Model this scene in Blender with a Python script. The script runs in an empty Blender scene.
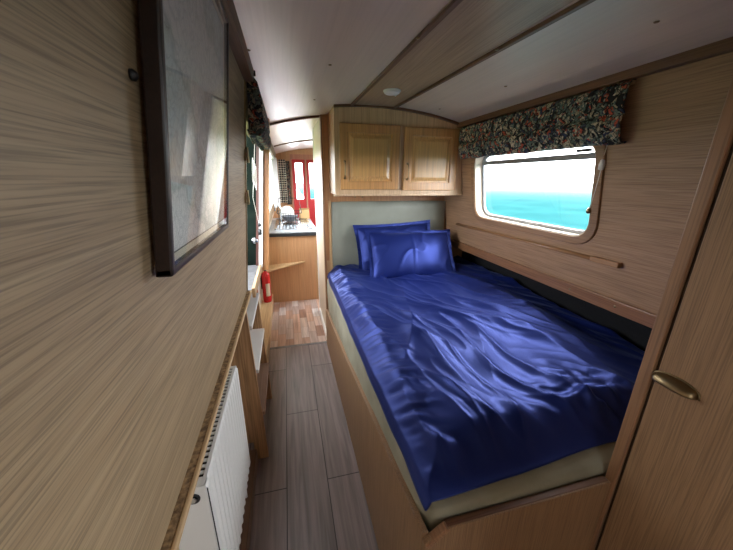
import bpy, bmesh, math, random
from mathutils import Vector, Matrix, noise
random.seed(7)
S = bpy.context.scene
C = S.collection
PI = math.pi

# ------------------------------------------------------------------ object helpers
def setp(o, label=None, cat=None, group=None, kind=None):
    if label: o['label'] = label
    if cat: o['category'] = cat
    if group: o['group'] = group
    if kind: o['kind'] = kind
    return o

def root_of(o):
    while o.parent: o = o.parent
    return o

def obj(name, bm, mat, parent=None, smooth=False, bevel=0, seg=2, label=None, solid=0):
    bmesh.ops.recalc_face_normals(bm, faces=bm.faces[:]) if not solid else None
    me = bpy.data.meshes.new(name); bm.to_mesh(me); bm.free()
    for m in (mat if isinstance(mat, (list, tuple)) else [mat]): me.materials.append(m)
    o = bpy.data.objects.new(name, me); C.objects.link(o)
    if parent:
        o.parent = parent
        o.matrix_parent_inverse = Matrix.Translation(-root_of(parent).location)
        if parent.parent: o.matrix_parent_inverse = Matrix.Identity(4)
    if smooth:
        for p in me.polygons: p.use_smooth = True
    if bevel:
        b = o.modifiers.new('bevel', 'BEVEL'); b.width = bevel; b.segments = seg; b.limit_method = 'ANGLE'; b.angle_limit = 0.6
    if label: o['label'] = label
    return o

def thing(name, label, cat, loc=(0, 0, 0), group=None):
    o = bpy.data.objects.new(name, None); C.objects.link(o)
    o.location = loc; o.empty_display_size = .1
    return setp(o, label, cat, group)

def struct(name, bm, mat, parent=None, **k):
    o = obj(name, bm, mat, parent, **k)
    if not parent: o['kind'] = 'structure'
    return o

# ------------------------------------------------------------------ mesh helpers
def B(): return bmesh.new()

def hexa(bm, p, mi=0):
    """p: 8 points, first four one face (loop), last four the opposite one"""
    v = [bm.verts.new(q) for q in p]
    for f in ((0, 1, 2, 3), (7, 6, 5, 4), (0, 4, 5, 1), (1, 5, 6, 2), (2, 6, 7, 3), (3, 7, 4, 0)):
        bm.faces.new([v[i] for i in f]).material_index = mi
    return bm

def box(bm, x0, x1, y0, y1, z0, z1, mi=0):
    return hexa(bm, [(x0, y0, z0), (x1, y0, z0), (x1, y1, z0), (x0, y1, z0), (x0, y0, z1), (x1, y0, z1), (x1, y1, z1), (x0, y1, z1)], mi)

def prism(bm, pts, d):
    """polygon pts (3D) extruded by the vector d"""
    d = Vector(d); a = [bm.verts.new(p) for p in pts]; b = [bm.verts.new(Vector(p) + d) for p in pts]
    n = len(pts); bm.faces.new(a[::-1]); bm.faces.new(b)
    for i in range(n): bm.faces.new((a[i], a[(i + 1) % n], b[(i + 1) % n], b[i]))
    return bm

def tube(bm, pts, r, n=8, closed=False):
    P = [Vector(p) for p in pts]; rings = []; m = len(P); prev = None
    for i, p in enumerate(P):
        if closed: t = P[(i + 1) % m] - P[i - 1]
        else: t = P[min(i + 1, m - 1)] - P[max(i - 1, 0)]
        t.normalize()
        if prev is None:
            a = Vector((0, 0, 1)) if abs(t.z) < .9 else Vector((1, 0, 0)); u = t.cross(a).normalized()
        else:
            u = (prev - t * prev.dot(t)).normalized()
        prev = u; w = t.cross(u); rr = r[i] if isinstance(r, (list, tuple)) else r
        rings.append([bm.verts.new(p + (u * math.cos(2 * PI * k / n) + w * math.sin(2 * PI * k / n)) * rr) for k in range(n)])
    for i in range(m if closed else m - 1):
        a, b = rings[i], rings[(i + 1) % m]
        for k in range(n): bm.faces.new((a[k], a[(k + 1) % n], b[(k + 1) % n], b[k]))
    if not closed: bm.faces.new(rings[0][::-1]); bm.faces.new(rings[-1])
    return bm

def lathe(bm, prof, M=Matrix.Identity(4), n=24):
    """prof: (radius, height) pairs turned about local z, placed by M"""
    rings = [[bm.verts.new(M @ Vector((max(r, 1e-4) * math.cos(2 * PI * k / n), max(r, 1e-4) * math.sin(2 * PI * k / n), h))) for k in range(n)] for r, h in prof]
    for a, b in zip(rings, rings[1:]):
        for k in range(n): bm.faces.new((a[k], a[(k + 1) % n], b[(k + 1) % n], b[k]))
    bm.faces.new(rings[0][::-1]); bm.faces.new(rings[-1])
    return bm

def grid(bm, fn, nu, nv):
    v = [[bm.verts.new(fn(i / nu, j / nv)) for j in range(nv + 1)] for i in range(nu + 1)]
    for i in range(nu):
        for j in range(nv): bm.faces.new((v[i][j], v[i + 1][j], v[i + 1][j + 1], v[i][j + 1]))
    return v

def frame_xz(bm, x0, x1, z0, z1, w, ya, yb, rails=()):
    """one connected rectangular frame in the x-z plane, from ya to yb"""
    o = [(x0, z0), (x1, z0), (x1, z1), (x0, z1)]
    w0, w1, w2, w3 = w if isinstance(w, tuple) else (w,) * 4     # left, right, bottom, top
    i = [(x0 + w0, z0 + w2), (x1 - w1, z0 + w2), (x1 - w1, z1 - w3), (x0 + w0, z1 - w3)]
    V = [[bm.verts.new((x, y, z)) for x, z in lp] for lp, y in ((o, ya), (i, ya), (i, yb), (o, yb))]
    for k in range(4):
        for j in range(4): bm.faces.new((V[k][j], V[k][(j + 1) % 4], V[(k + 1) % 4][(j + 1) % 4], V[(k + 1) % 4][j]))
    return bm

def T(x, y, z): return Matrix.Translation((x, y, z))
def RX(a): return Matrix.Rotation(a, 4, 'X')
def RY(a): return Matrix.Rotation(a, 4, 'Y')
def RZ(a): return Matrix.Rotation(a, 4, 'Z')

# ------------------------------------------------------------------ materials
def mat(name, col, rough=.5, metal=0, **k):
    m = bpy.data.materials.new(name); m.use_nodes = True
    p = m.node_tree.nodes['Principled BSDF']
    p.inputs['Base Color'].default_value = (*col, 1); p.inputs['Roughness'].default_value = rough; p.inputs['Metallic'].default_value = metal
    for a, b in k.items(): p.inputs[a.replace('_', ' ')].default_value = b
    return m

def nodes(m): return m.node_tree.nodes, m.node_tree.links, m.node_tree.nodes['Principled BSDF']

def ramp(N, stops, interp='LINEAR'):
    r = N.new('ShaderNodeValToRGB'); e = r.color_ramp.elements; r.color_ramp.interpolation = interp
    while len(e) < len(stops): e.new(.5)
    for k, (p, c) in zip(e, stops): k.position = p; k.color = (*c, 1)
    return r

def wood(name, dark, light, axis='y', freq=34, rough=.45, pores=.35, knots=0, coat=0, bump=.08):
    m = mat(name, light, rough); N, L, p = nodes(m)
    tc = N.new('ShaderNodeTexCoord'); mp = N.new('ShaderNodeMapping')
    s = [freq] * 3; s['xyz'.index(axis)] = freq * .035
    mp.inputs['Scale'].default_value = s
    L.new(tc.outputs['Object'], mp.inputs['Vector'])
    n1 = N.new('ShaderNodeTexNoise'); n1.inputs['Scale'].default_value = 1; n1.inputs['Detail'].default_value = 5; n1.inputs['Roughness'].default_value = .65
    n1.inputs['Distortion'].default_value = .6 + knots
    L.new(mp.outputs[0], n1.inputs['Vector'])
    r = ramp(N, [(.22, dark), (.72, light)]); L.new(n1.outputs['Fac'], r.inputs[0])
    mp2 = N.new('ShaderNodeMapping'); s2 = [freq * 6.5] * 3; s2['xyz'.index(axis)] = freq * .12; mp2.inputs['Scale'].default_value = s2
    L.new(tc.outputs['Object'], mp2.inputs['Vector'])
    n2 = N.new('ShaderNodeTexNoise'); n2.inputs['Scale'].default_value = 1; n2.inputs['Detail'].default_value = 3
    L.new(mp2.outputs[0], n2.inputs['Vector'])
    r2 = ramp(N, [(.36, (1 - pores,) * 3), (.56, (1, 1, 1))]); L.new(n2.outputs['Fac'], r2.inputs[0])
    mx = N.new('ShaderNodeMix'); mx.data_type = 'RGBA'; mx.blend_type = 'MULTIPLY'; mx.inputs[0].default_value = 1
    L.new(r.outputs[0], mx.inputs[6]); L.new(r2.outputs[0], mx.inputs[7]); L.new(mx.outputs[2], p.inputs['Base Color'])
    b = N.new('ShaderNodeBump'); b.inputs['Strength'].default_value = bump; b.inputs['Distance'].default_value = .002
    L.new(n2.outputs['Fac'], b.inputs['Height']); L.new(b.outputs[0], p.inputs['Normal'])
    if coat: p.inputs['Coat Weight'].default_value = coat; p.inputs['Coat Roughness'].default_value = .25
    return m

def planks(name, w, h, stops, mortar, mcol, rough, off=(0, 0), grain=.3, msize=.003):
    m = mat(name, (1, 1, 1), rough); N, L, p = nodes(m)
    tc = N.new('ShaderNodeTexCoord'); sp = N.new('ShaderNodeSeparateXYZ'); L.new(tc.outputs['Object'], sp.inputs[0])
    cb = N.new('ShaderNodeCombineXYZ')
    for src, dst, o in (('Y', 'X', off[0]), ('X', 'Y', off[1])):
        a = N.new('ShaderNodeMath'); a.operation = 'ADD'; a.inputs[1].default_value = o
        L.new(sp.outputs[src], a.inputs[0]); L.new(a.outputs[0], cb.inputs[dst])
    br = N.new('ShaderNodeTexBrick'); br.inputs['Scale'].default_value = 1; br.inputs['Brick Width'].default_value = w; br.inputs['Row Height'].default_value = h
    br.inputs['Mortar Size'].default_value = msize; br.inputs['Mortar Smooth'].default_value = .3
    br.inputs['Color1'].default_value = (0, 0, 0, 1); br.inputs['Color2'].default_value = (1, 1, 1, 1); br.inputs['Mortar'].default_value = (.5, .5, .5, 1)
    br.offset = .5
    L.new(cb.outputs[0], br.inputs['Vector'])
    r = ramp(N, stops); L.new(br.outputs['Color'], r.inputs[0])
    mp = N.new('ShaderNodeMapping'); mp.inputs['Scale'].default_value = (2.2, 40, 1); L.new(cb.outputs[0], mp.inputs['Vector'])
    n = N.new('ShaderNodeTexNoise'); n.inputs['Scale'].default_value = 1; n.inputs['Detail'].default_value = 6; n.inputs['Distortion'].default_value = .8; L.new(mp.outputs[0], n.inputs['Vector'])
    r2 = ramp(N, [(.3, (1 - grain,) * 3), (.68, (1 + grain * .35,) * 3)]); L.new(n.outputs['Fac'], r2.inputs[0])
    mx = N.new('ShaderNodeMix'); mx.data_type = 'RGBA'; mx.blend_type = 'MULTIPLY'; mx.inputs[0].default_value = 1
    L.new(r.outputs[0], mx.inputs[6]); L.new(r2.outputs[0], mx.inputs[7])
    m2 = N.new('ShaderNodeMix'); m2.data_type = 'RGBA'; L.new(br.outputs['Fac'], m2.inputs[0]); L.new(mx.outputs[2], m2.inputs[6]); m2.inputs[7].default_value = (*mcol, 1)
    L.new(m2.outputs[2], p.inputs['Base Color'])
    return m

def floral(name, scale, dark=False):
    m = mat(name, (.1, .1, .1), .85); N, L, p = nodes(m)
    tc = N.new('ShaderNodeTexCoord')
    nz = N.new('ShaderNodeTexNoise'); nz.inputs['Scale'].default_value = scale * .9; nz.inputs['Detail'].default_value = 2
    L.new(tc.outputs['Object'], nz.inputs['Vector'])
    mx = N.new('ShaderNodeVectorMath'); mx.operation = 'MULTIPLY_ADD'; mx.inputs[1].default_value = (.06,) * 3
    L.new(nz.outputs['Color'], mx.inputs[0]); L.new(tc.outputs['Object'], mx.inputs[2])
    v = N.new('ShaderNodeTexVoronoi'); v.inputs['Scale'].default_value = scale; L.new(mx.outputs[0], v.inputs['Vector'])
    vb = N.new('ShaderNodeTexVoronoi'); vb.inputs['Scale'].default_value = scale * 2.4; L.new(mx.outputs[0], vb.inputs['Vector'])
    sel = N.new('ShaderNodeTexNoise'); sel.inputs['Scale'].default_value = scale * 1.1; L.new(tc.outputs['Object'], sel.inputs['Vector'])
    gt = N.new('ShaderNodeMath'); gt.operation = 'GREATER_THAN'; gt.inputs[1].default_value = .49; L.new(sel.outputs['Fac'], gt.inputs[0])
    vm = N.new('ShaderNodeMix'); vm.data_type = 'RGBA'; L.new(gt.outputs[0], vm.inputs[0]); L.new(v.outputs['Color'], vm.inputs[6]); L.new(vb.outputs['Color'], vm.inputs[7])
    sc = N.new('ShaderNodeSeparateColor'); L.new(vm.outputs[2], sc.inputs[0])
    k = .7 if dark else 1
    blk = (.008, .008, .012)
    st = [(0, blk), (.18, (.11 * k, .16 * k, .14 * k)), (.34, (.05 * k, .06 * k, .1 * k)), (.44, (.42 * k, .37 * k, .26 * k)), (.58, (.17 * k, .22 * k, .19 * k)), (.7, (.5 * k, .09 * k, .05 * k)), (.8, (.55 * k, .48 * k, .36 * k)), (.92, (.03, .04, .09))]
    r = ramp(N, st, 'CONSTANT'); L.new(sc.outputs[0], r.inputs[0])
    v2 = N.new('ShaderNodeTexVoronoi'); v2.feature = 'DISTANCE_TO_EDGE'; v2.inputs['Scale'].default_value = scale; L.new(mx.outputs[0], v2.inputs['Vector'])
    r2 = ramp(N, [(.02, (.1, .1, .1)), (.09, (1, 1, 1))]); L.new(v2.outputs['Distance'], r2.inputs[0])
    w = N.new('ShaderNodeTexNoise'); w.inputs['Scale'].default_value = scale * 4; L.new(mx.outputs[0], w.inputs['Vector'])
    r3 = ramp(N, [(.4, (.6,) * 3), (.6, (1.3,) * 3)]); L.new(w.outputs['Fac'], r3.inputs[0])
    a = N.new('ShaderNodeMix'); a.data_type = 'RGBA'; a.blend_type = 'MULTIPLY'; a.inputs[0].default_value = 1; L.new(r.outputs[0], a.inputs[6]); L.new(r2.outputs[0], a.inputs[7])
    b = N.new('ShaderNodeMix'); b.data_type = 'RGBA'; b.blend_type = 'MULTIPLY'; b.inputs[0].default_value = 1; L.new(a.outputs[2], b.inputs[6]); L.new(r3.outputs[0], b.inputs[7])
    L.new(b.outputs[2], p.inputs['Base Color'])
    return m

def noisy(name, c1, c2, scale, rough=.6, metal=0, bump=0, **k):
    m = mat(name, c1, rough, metal, **k); N, L, p = nodes(m)
    tc = N.new('ShaderNodeTexCoord'); n = N.new('ShaderNodeTexNoise'); n.inputs['Scale'].default_value = scale; n.inputs['Detail'].default_value = 4
    L.new(tc.outputs['Object'], n.inputs['Vector']); r = ramp(N, [(.35, c1), (.65, c2)]); L.new(n.outputs['Fac'], r.inputs[0]); L.new(r.outputs[0], p.inputs['Base Color'])
    if bump:
        b = N.new('ShaderNodeBump'); b.inputs['Strength'].default_value = bump; b.inputs['Distance'].default_value = .004; L.new(n.outputs['Fac'], b.inputs['Height']); L.new(b.outputs[0], p.inputs['Normal'])
    return m

def pane_mat(name, tint=(1, 1, 1), refl=1.0):
    m = bpy.data.materials.new(name); m.use_nodes = True; N = m.node_tree.nodes; L = m.node_tree.links; N.clear()
    o = N.new('ShaderNodeOutputMaterial'); t = N.new('ShaderNodeBsdfTransparent'); t.inputs[0].default_value = (*tint, 1)
    g = N.new('ShaderNodeBsdfGlossy'); g.inputs['Roughness'].default_value = .02
    f = N.new('ShaderNodeLayerWeight'); pw = N.new('ShaderNodeMath'); pw.operation = 'POWER'; pw.inputs[1].default_value = 5; L.new(f.outputs['Facing'], pw.inputs[0])
    ml = N.new('ShaderNodeMath'); ml.operation = 'MULTIPLY_ADD'; ml.inputs[1].default_value = .55; ml.inputs[2].default_value = .045 * refl; L.new(pw.outputs[0], ml.inputs[0])
    x = N.new('ShaderNodeMixShader'); L.new(ml.outputs[0], x.inputs[0]); L.new(t.outputs[0], x.inputs[1]); L.new(g.outputs[0], x.inputs[2]); L.new(x.outputs[0], o.inputs[0])
    return m

OAK_WALL = wood('oak_veneer_left', (.30, .205, .115), (.42, .31, .185), 'y', 60, .5, .38)
OAK_WALL_R = wood('oak_veneer_right', (.34, .19, .10), (.45, .275, .16), 'y', 50, .5, .32)
OAK_V = wood('oak_veneer_upright', (.275, .155, .077), (.355, .21, .11), 'z', 60, .5, .3)
OAK_VB = wood('oak_bulkhead', (.38, .18, .075), (.5, .255, .115), 'z', 22, .45, .2)
OAK_CAB = wood('honey_oak_upright', (.56, .285, .095), (.72, .42, .165), 'z', 24, .35, .25, coat=.3)
OAK_CAB_X = wood('honey_oak_frame', (.46, .215, .075), (.60, .32, .12), 'z', 24, .35, .25, coat=.3)
OAK_FRAME = wood('oak_face_frame', (.52, .34, .2), (.66, .47, .29), 'z', 28, .4, .25)
TRIM_Y = wood('timber_trim_long', (.27, .12, .055), (.37, .185, .09), 'y', 30, .4, .3, coat=.2)
TRIM_D = wood('dark_trim_long', (.12, .06, .032), (.2, .105, .058), 'y', 30, .45, .3)
TRIM_DX = wood('dark_trim_across', (.14, .06, .032), (.2, .095, .05), 'x', 30, .45, .3)
TRIM_Z = wood('timber_trim_upright', (.24, .12, .06), (.36, .195, .1), 'z', 30, .4, .3, coat=.2)
ROD = wood('rod_timber', (.3, .14, .06), (.42, .22, .1), 'y', 30, .35, .2, coat=.3)
PINE = wood('pale_pine_long', (.5, .32, .16), (.66, .47, .27), 'y', 26, .5, .2)
PINE_Z = wood('pale_pine_upright', (.5, .30, .14), (.64, .42, .22), 'z', 26, .5, .2)
PLY = wood('rough_plywood', (.22, .11, .045), (.62, .37, .19), 'z', 22, .6, .35, knots=2.2)
OSB = noisy('rough_board_edge', (.13, .075, .035), (.4, .26, .13), 95, .8, bump=.5)
CEIL = wood('ceiling_pale_board', (.62, .53, .46), (.70, .61, .54), 'y', 14, .32, .06, bump=.02)
CEIL_C = wood('ceiling_centre_board', (.33, .235, .155), (.45, .335, .23), 'y', 30, .4, .25)
KITCH = wood('kitchen_end_veneer', (.6, .33, .16), (.68, .41, .22), 'z', 30, .5, .15)
FLOOR = planks('grey_laminate', 1.04, .205, [(0, (.23, .178, .17)), (.5, (.285, .225, .215)), (1, (.33, .268, .255))], .003, (.04, .03, .028), .38, (-.18, .095), .38)
FLOOR_K = planks('patchwork_vinyl', .23, .075, [(0, (.3, .16, .11)), (.3, (.55, .36, .27)), (.55, (.45, .36, .33)), (.8, (.62, .47, .4)), (1, (.68, .64, .64))], .002, (.2, .12, .1), .3, (0, .02), .4, .0015)
WHITE = mat('white_enamel', (.8, .8, .78), .3)
TREAD = mat('white_painted_tread', (.74, .73, .71), .4)
CREAM = noisy('cream_painted', (.62, .53, .42), (.68, .59, .47), 6, .4)
SHEET = noisy('khaki_sheet', (.29, .275, .205), (.35, .335, .255), 9, .85, bump=.15)
PADDED = noisy('grey_green_vinyl', (.235, .25, .205), (.285, .30, .245), 5, .5)
HULL = noisy('near_black_lining', (.004, .004, .006), (.007, .007, .01), 60, .95)  # near-black colour for the lower right side
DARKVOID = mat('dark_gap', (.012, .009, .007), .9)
BRASS = mat('aged_brass', (.27, .2, .11), .36, 1)
STEEL = mat('brushed_steel', (.5, .52, .54), .25, 1)
ALU = noisy('grey_anodised', (.2, .205, .22), (.27, .275, .29), 30, .4, .3)
BLACKWOOD = wood('dark_stained_frame', (.014, .006, .004), (.026, .012, .009), 'y', 30, .4, .3)
MOUNT = mat('cream_mount_card', (.72, .67, .52), .8)
BLACK = mat('black_plastic', (.012, .012, .013), .4)
RED = mat('red_enamel', (.55, .018, .02), .25)
RED_D = mat('red_painted_door', (.55, .03, .035), .45)
REDBROWN = wood('red_brown_post', (.06, .016, .012), (.1, .028, .02), 'z', 30, .4, .3)
GREEN_D = noisy('dark_green_paint', (.004, .008, .006), (.008, .013, .010), 12, .9, Specular_IOR_Level=.05)
GREYSILL = noisy('grey_metal_sill', (.14, .14, .145), (.2, .2, .21), 25, .5, .2)
FLORAL = floral('floral_blind_cloth', 31)
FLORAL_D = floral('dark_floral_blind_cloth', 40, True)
LACE = mat('white_lace', (.8, .8, .77), .9, Transmission_Weight=0)
CLEAR = pane_mat('window_glass')
PICGLASS = pane_mat('picture_glass', refl=1.6)
DIFFUSER = mat('white_diffuser', (.78, .78, .8), .35)
GREYBOWL = mat('grey_enamel', (.12, .13, .15), .3)
CARD = mat('tan_card', (.55, .36, .16), .8)
CORD = mat('white_cord', (.75, .73, .68), .8)
WORKTOP = noisy('pale_blue_grey_worktop', (.3, .34, .38), (.4, .44, .48), 40, .18)
WEDGE = mat('worktop_dark_edge', (.03, .035, .04), .35)

def satin():
    m = mat('navy_satin', (.013, .026, .17), .45, .5); N, L, p = nodes(m)
    p.inputs['Sheen Weight'].default_value = .18; p.inputs['Sheen Roughness'].default_value = .35; p.inputs['Sheen Tint'].default_value = (.35, .45, 1, 1)
    p.inputs['Specular Tint'].default_value = (.5, .6, 1, 1); p.inputs['Specular IOR Level'].default_value = .8
    tc = N.new('ShaderNodeTexCoord'); n = N.new('ShaderNodeTexNoise'); n.inputs['Scale'].default_value = 420
    L.new(tc.outputs['Object'], n.inputs['Vector'])
    b = N.new('ShaderNodeBump'); b.inputs['Strength'].default_value = .06; b.inputs['Distance'].default_value = .001
    L.new(n.outputs['Fac'], b.inputs['Height']); L.new(b.outputs[0], p.inputs['Normal'])
    return m
SATIN = satin()

def chart():
    m = mat('printed_chart', (.6, .62, .62), .7); N, L, p = nodes(m)
    tc = N.new('ShaderNodeTexCoord')
    n = N.new('ShaderNodeTexNoise'); n.inputs['Scale'].default_value = 5; n.inputs['Detail'].default_value = 7; L.new(tc.outputs['Object'], n.inputs['Vector'])
    r = ramp(N, [(.3, (.6, .72, .74)), (.47, (.68, .77, .77)), (.5, (.52, .6, .58)), (.53, (.8, .81, .79)), (.75, (.85, .85, .84))]); L.new(n.outputs['Fac'], r.inputs[0])
    v = N.new('ShaderNodeTexVoronoi'); v.feature = 'DISTANCE_TO_EDGE'; v.inputs['Scale'].default_value = 55
    mv = N.new('ShaderNodeVectorMath'); mv.operation = 'MULTIPLY_ADD'; mv.inputs[1].default_value = (.2,) * 3; L.new(n.outputs['Color'], mv.inputs[0]); L.new(tc.outputs['Object'], mv.inputs[2]); L.new(mv.outputs[0], v.inputs['Vector'])
    r2 = ramp(N, [(.02, (.72, .74, .76)), (.12, (1, 1, 1))]); L.new(v.outputs['Distance'], r2.inputs[0])
    a = N.new('ShaderNodeMix'); a.data_type = 'RGBA'; a.blend_type = 'MULTIPLY'; a.inputs[0].default_value = .8; L.new(r.outputs[0], a.inputs[6]); L.new(r2.outputs[0], a.inputs[7]); L.new(a.outputs[2], p.inputs['Base Color'])
    return m
CHART = chart()

def checks():
    m = mat('black_white_checks', (.5, .5, .5), .85); N, L, p = nodes(m)
    tc = N.new('ShaderNodeTexCoord'); mp = N.new('ShaderNodeMapping'); mp.inputs['Rotation'].default_value = (0, PI / 4, 0); L.new(tc.outputs['Object'], mp.inputs['Vector'])
    mp.inputs['Scale'].default_value = (1, .001, 1)
    c = N.new('ShaderNodeTexChecker'); c.inputs['Scale'].default_value = 38; c.inputs['Color1'].default_value = (.75, .72, .62, 1); c.inputs['Color2'].default_value = (.015, .015, .015, 1)
    L.new(mp.outputs[0], c.inputs['Vector']); L.new(c.outputs['Color'], p.inputs['Base Color'])
    return m
CHECKS = checks()

# ------------------------------------------------------------------ the boat's cross-section
def zc(x): return 1.975 - .19 * (x - .62) ** 2            # ceiling height
def xr(z): return 1.3 + .15 * (1.87 - z)                    # right lining leans in
def xl(z): return -.228 + .115 * (z - .94)                  # left lining leans in
YB, YE = -2.3, 5.7

bm = B(); box(bm, -.5, 1.75, YB, 2.612, -.05, 0); struct('floor', bm, FLOOR)
bm = B(); box(bm, -.5, 1.75, 2.632, YE, -.05, 0); struct('floor.001', bm, FLOOR_K)
bm = B(); box(bm, -.36, .3, 2.608, 2.636, -.02, .004); struct('trim_1', bm, GREYSILL, bevel=.001)

# ceiling: one curved board with the oak centre panel, the screws are its parts
def ceil_mesh(x0, x1, y0, y1, dz, n):
    bm = B(); grid(bm, lambda u, v: (x0 + (x1 - x0) * u, y0 + (y1 - y0) * v, zc(x0 + (x1 - x0) * u) + dz), n, 1)
    g = bmesh.ops.extrude_face_region(bm, geom=bm.faces[:]); bmesh.ops.translate(bm, vec=(0, 0, .03), verts=[e for e in g['geom'] if isinstance(e, bmesh.types.BMVert)])
    return bm
ceiling = struct('ceiling', ceil_mesh(-.2, 1.4, YB, YE, 0, 40), CEIL, smooth=False)
x1a, x1b = .461, .493; x2a, x2b = .762, .82
obj('centre_board', prism(B(), [(x1a, 2.3, zc(x1a) - .002), (x2a, 2.3, zc(x2a) - .002), (x2a + .135, YB, zc(x2a) - .004), (x1a + .06, YB, zc(x1a) - .004)], (0, 0, .01)), CEIL_C, ceiling)
def strip_line(xa, slope, w, name):
    bm = B(); ya, yb = 2.3, YB; xb = xa + slope * (ya - yb); h = .012
    hexa(bm, [(xa, ya, zc(xa) + .004), (xa + w, ya, zc(xa + w) + .004), (xb + w, yb, zc(xb + w) + .004), (xb, yb, zc(xb) + .004),
              (xa, ya, zc(xa) - h), (xa + w, ya, zc(xa + w) - h), (xb + w, yb, zc(xb + w) - h), (xb, yb, zc(xb) - h)])
    return struct(name, bm, TRIM_D, bevel=.003)
strip_line(.455, .018, .022, 'trim_2'); strip_line(.756, .04, .018, 'trim_3')
def cross_strip(y, x0, x1, name, w=.03):
    bm = B(); n = 24
    pts = [(x0 + (x1 - x0) * i / n) for i in range(n + 1)]
    prism(bm, [(x, y, zc(x) + .004) for x in pts] + [(x, y, zc(x) - .014) for x in pts[::-1]], (0, w, 0))
    return struct(name, bm, TRIM_DX)
cross_strip(2.62, -.11, .31, 'trim_4'); cross_strip(4.3, -.11, 1.3, 'trim_5')
cross_strip(2.255, .345, 1.305, 'trim_6', .025)
for x, y in ((.21, 1.46), (.2, 2.07), (-.085, 1.19), (1.08, 1.5), (1.07, .83), (1.03, 2.1), (.474, 1.17), (.792, 1.18), (.2, .85), (1.03, .3)):
    bm = B(); lathe(bm, [(.002, -.003), (.006, -.0025), (.0075, 0)], T(x, y, zc(x) - (.012 if x in (.474, .792) else .0005)), 10)
    obj('screw', bm, BRASS, ceiling, smooth=True)

# ---- left side
def lean_slab(bm, f, pts, d):
    """polygon (y, z) on the leaning lining f, thickness d outwards (signed)"""
    return prism(bm, [(f(z), y, z) for y, z in pts], (d, 0, 0))
bm = B()
lean_slab(bm, xl, [(-1.15, .93), (1.575, .93), (1.375, 1.9), (-1.15, 1.9)], -.05)
for q in ([(YB, .93), (-1.8, .93), (-1.8, 1.9), (YB, 1.9)], [(-1.8, .93), (-1.15, .93), (-1.15, 1.25), (-1.8, 1.25)], [(-1.8, 1.76), (-1.15, 1.76), (-1.15, 1.9), (-1.8, 1.9)]): lean_slab(bm, xl, q, -.05)
lean_slab(bm, xl, [(1.42, 1.72), (2.12, 1.72), (2.12, 1.9), (1.38, 1.9)], -.05)
lean_slab(bm, xl, [(2.1, .93), (2.95, .93), (2.95, 1.9), (2.1, 1.9)], -.05)
lean_slab(bm, xl, [(2.95, .93), (4.7, .93), (4.7, 1.12), (2.95, 1.12)], -.05)
lean_slab(bm, xl, [(2.95, 1.76), (4.7, 1.76), (4.7, 1.9), (2.95, 1.9)], -.05)
lean_slab(bm, xl, [(4.7, .93), (YE, .93), (YE, 1.9), (4.7, 1.9)], -.05)
wall_left = struct('wall_left', bm, OAK_WALL)
bm = B(); box(bm, -.42, -.36, YB, YE, 0, .925); struct('wall_left_lower', bm, CREAM)
bm = B(); box(bm, -.42, -.225, YB, 1.575, .9, .925); struct('trim_16', bm, CREAM)
bm = B(); box(bm, -.42, -.225, 2.1, YE, .9, .93); struct('trim_17', bm, CREAM)
bm = B(); hexa(bm, [(-.14, YB, 1.845), (-.092, YB, 1.845), (-.092, 1.4, 1.845), (-.14, 1.4, 1.845), (-.14, YB, 1.9), (-.086, YB, 1.886), (-.086, 1.4, 1.886), (-.14, 1.4, 1.9)])
struct('trim_7', bm, TRIM_D)
# ledge: rough board edge on top with a pale nosing
bm = B(); box(bm, -.24, -.213, YB, 1.585, .928, .943); ledge = struct('trim_8', bm, OSB)
bm = B(); box(bm, -.213, -.205, YB, 1.585, .931, .944); obj('nosing', bm, PINE, ledge, bevel=.002)
bm = B(); box(bm, -.36, -.25, YB, 1.43, 0, .075); struct('baseboard_left', bm, TRIM_D, bevel=.003)
bm = B(); box(bm, -.36, -.24, 1.96, 3.74, 0, .12); struct('trim_9', bm, PINE, bevel=.003)

# side hatch in the left lining
hatch = thing('side_hatch', 'dark open side hatch with grey sill in the left wall behind the picture', 'hatch', (-.3, 1.85, .94))
bm = B(); prism(bm, [(-.42, 2.08, .93), (-.207, 2.08, .93), (-.122, 2.08, 1.75), (-.42, 2.08, 1.75)], (0, .02, 0)); obj('door_leaf', bm, GREEN_D, hatch)
bm = B(); F = [(1.3, .9), (2.12, .9), (2.12, 1.92), (1.3, 1.92)]; I = [(1.42, 1.15), (2.04, 1.15), (2.04, 1.7), (1.42, 1.7)]
V = [[bm.verts.new((x, y, z)) for y, z in lp] for lp, x in ((F, -.4), (I, -.4), (I, -.43), (F, -.43))]
for k in range(4):
    for j in range(4): bm.faces.new((V[k][j], V[k][(j + 1) % 4], V[(k + 1) % 4][(j + 1) % 4], V[(k + 1) % 4][j]))
od = obj('added_outer_door', bm, GREEN_D, hatch)  # unseen door added outside to keep the hatch dark
bm = B(); bm.faces.new([bm.verts.new((-.415, y, z)) for y, z in I]); obj('pane', bm, CLEAR, od)  # glazing added so daylight reaches the bed through the hatch
bm = B(); prism(bm, [(-.224, 2.06, .93), (-.208, 2.06, .93), (-.130, 2.06, 1.75), (-.146, 2.06, 1.75)], (0, .03, 0)); obj('door_stile', bm, REDBROWN, hatch)
bm = B(); box(bm, -.42, -.205, 1.59, 2.09, .922, .945); obj('sill', bm, GREYSILL, hatch, bevel=.003)
bm = B(); box(bm, -.205, -.19, 1.59, 2.12, .9, .952); obj('sill_edge', bm, PINE, hatch, bevel=.002)
bm = B(); prism(bm, [(xl(.94) - .04, 1.576, .94), (xl(.94) + .004, 1.576, .94), (xl(1.85) + .004, 1.384, 1.85), (xl(1.85) - .04, 1.384, 1.85)], (0, .012, 0)); obj('edge_strip', bm, BRASS, hatch)
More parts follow.
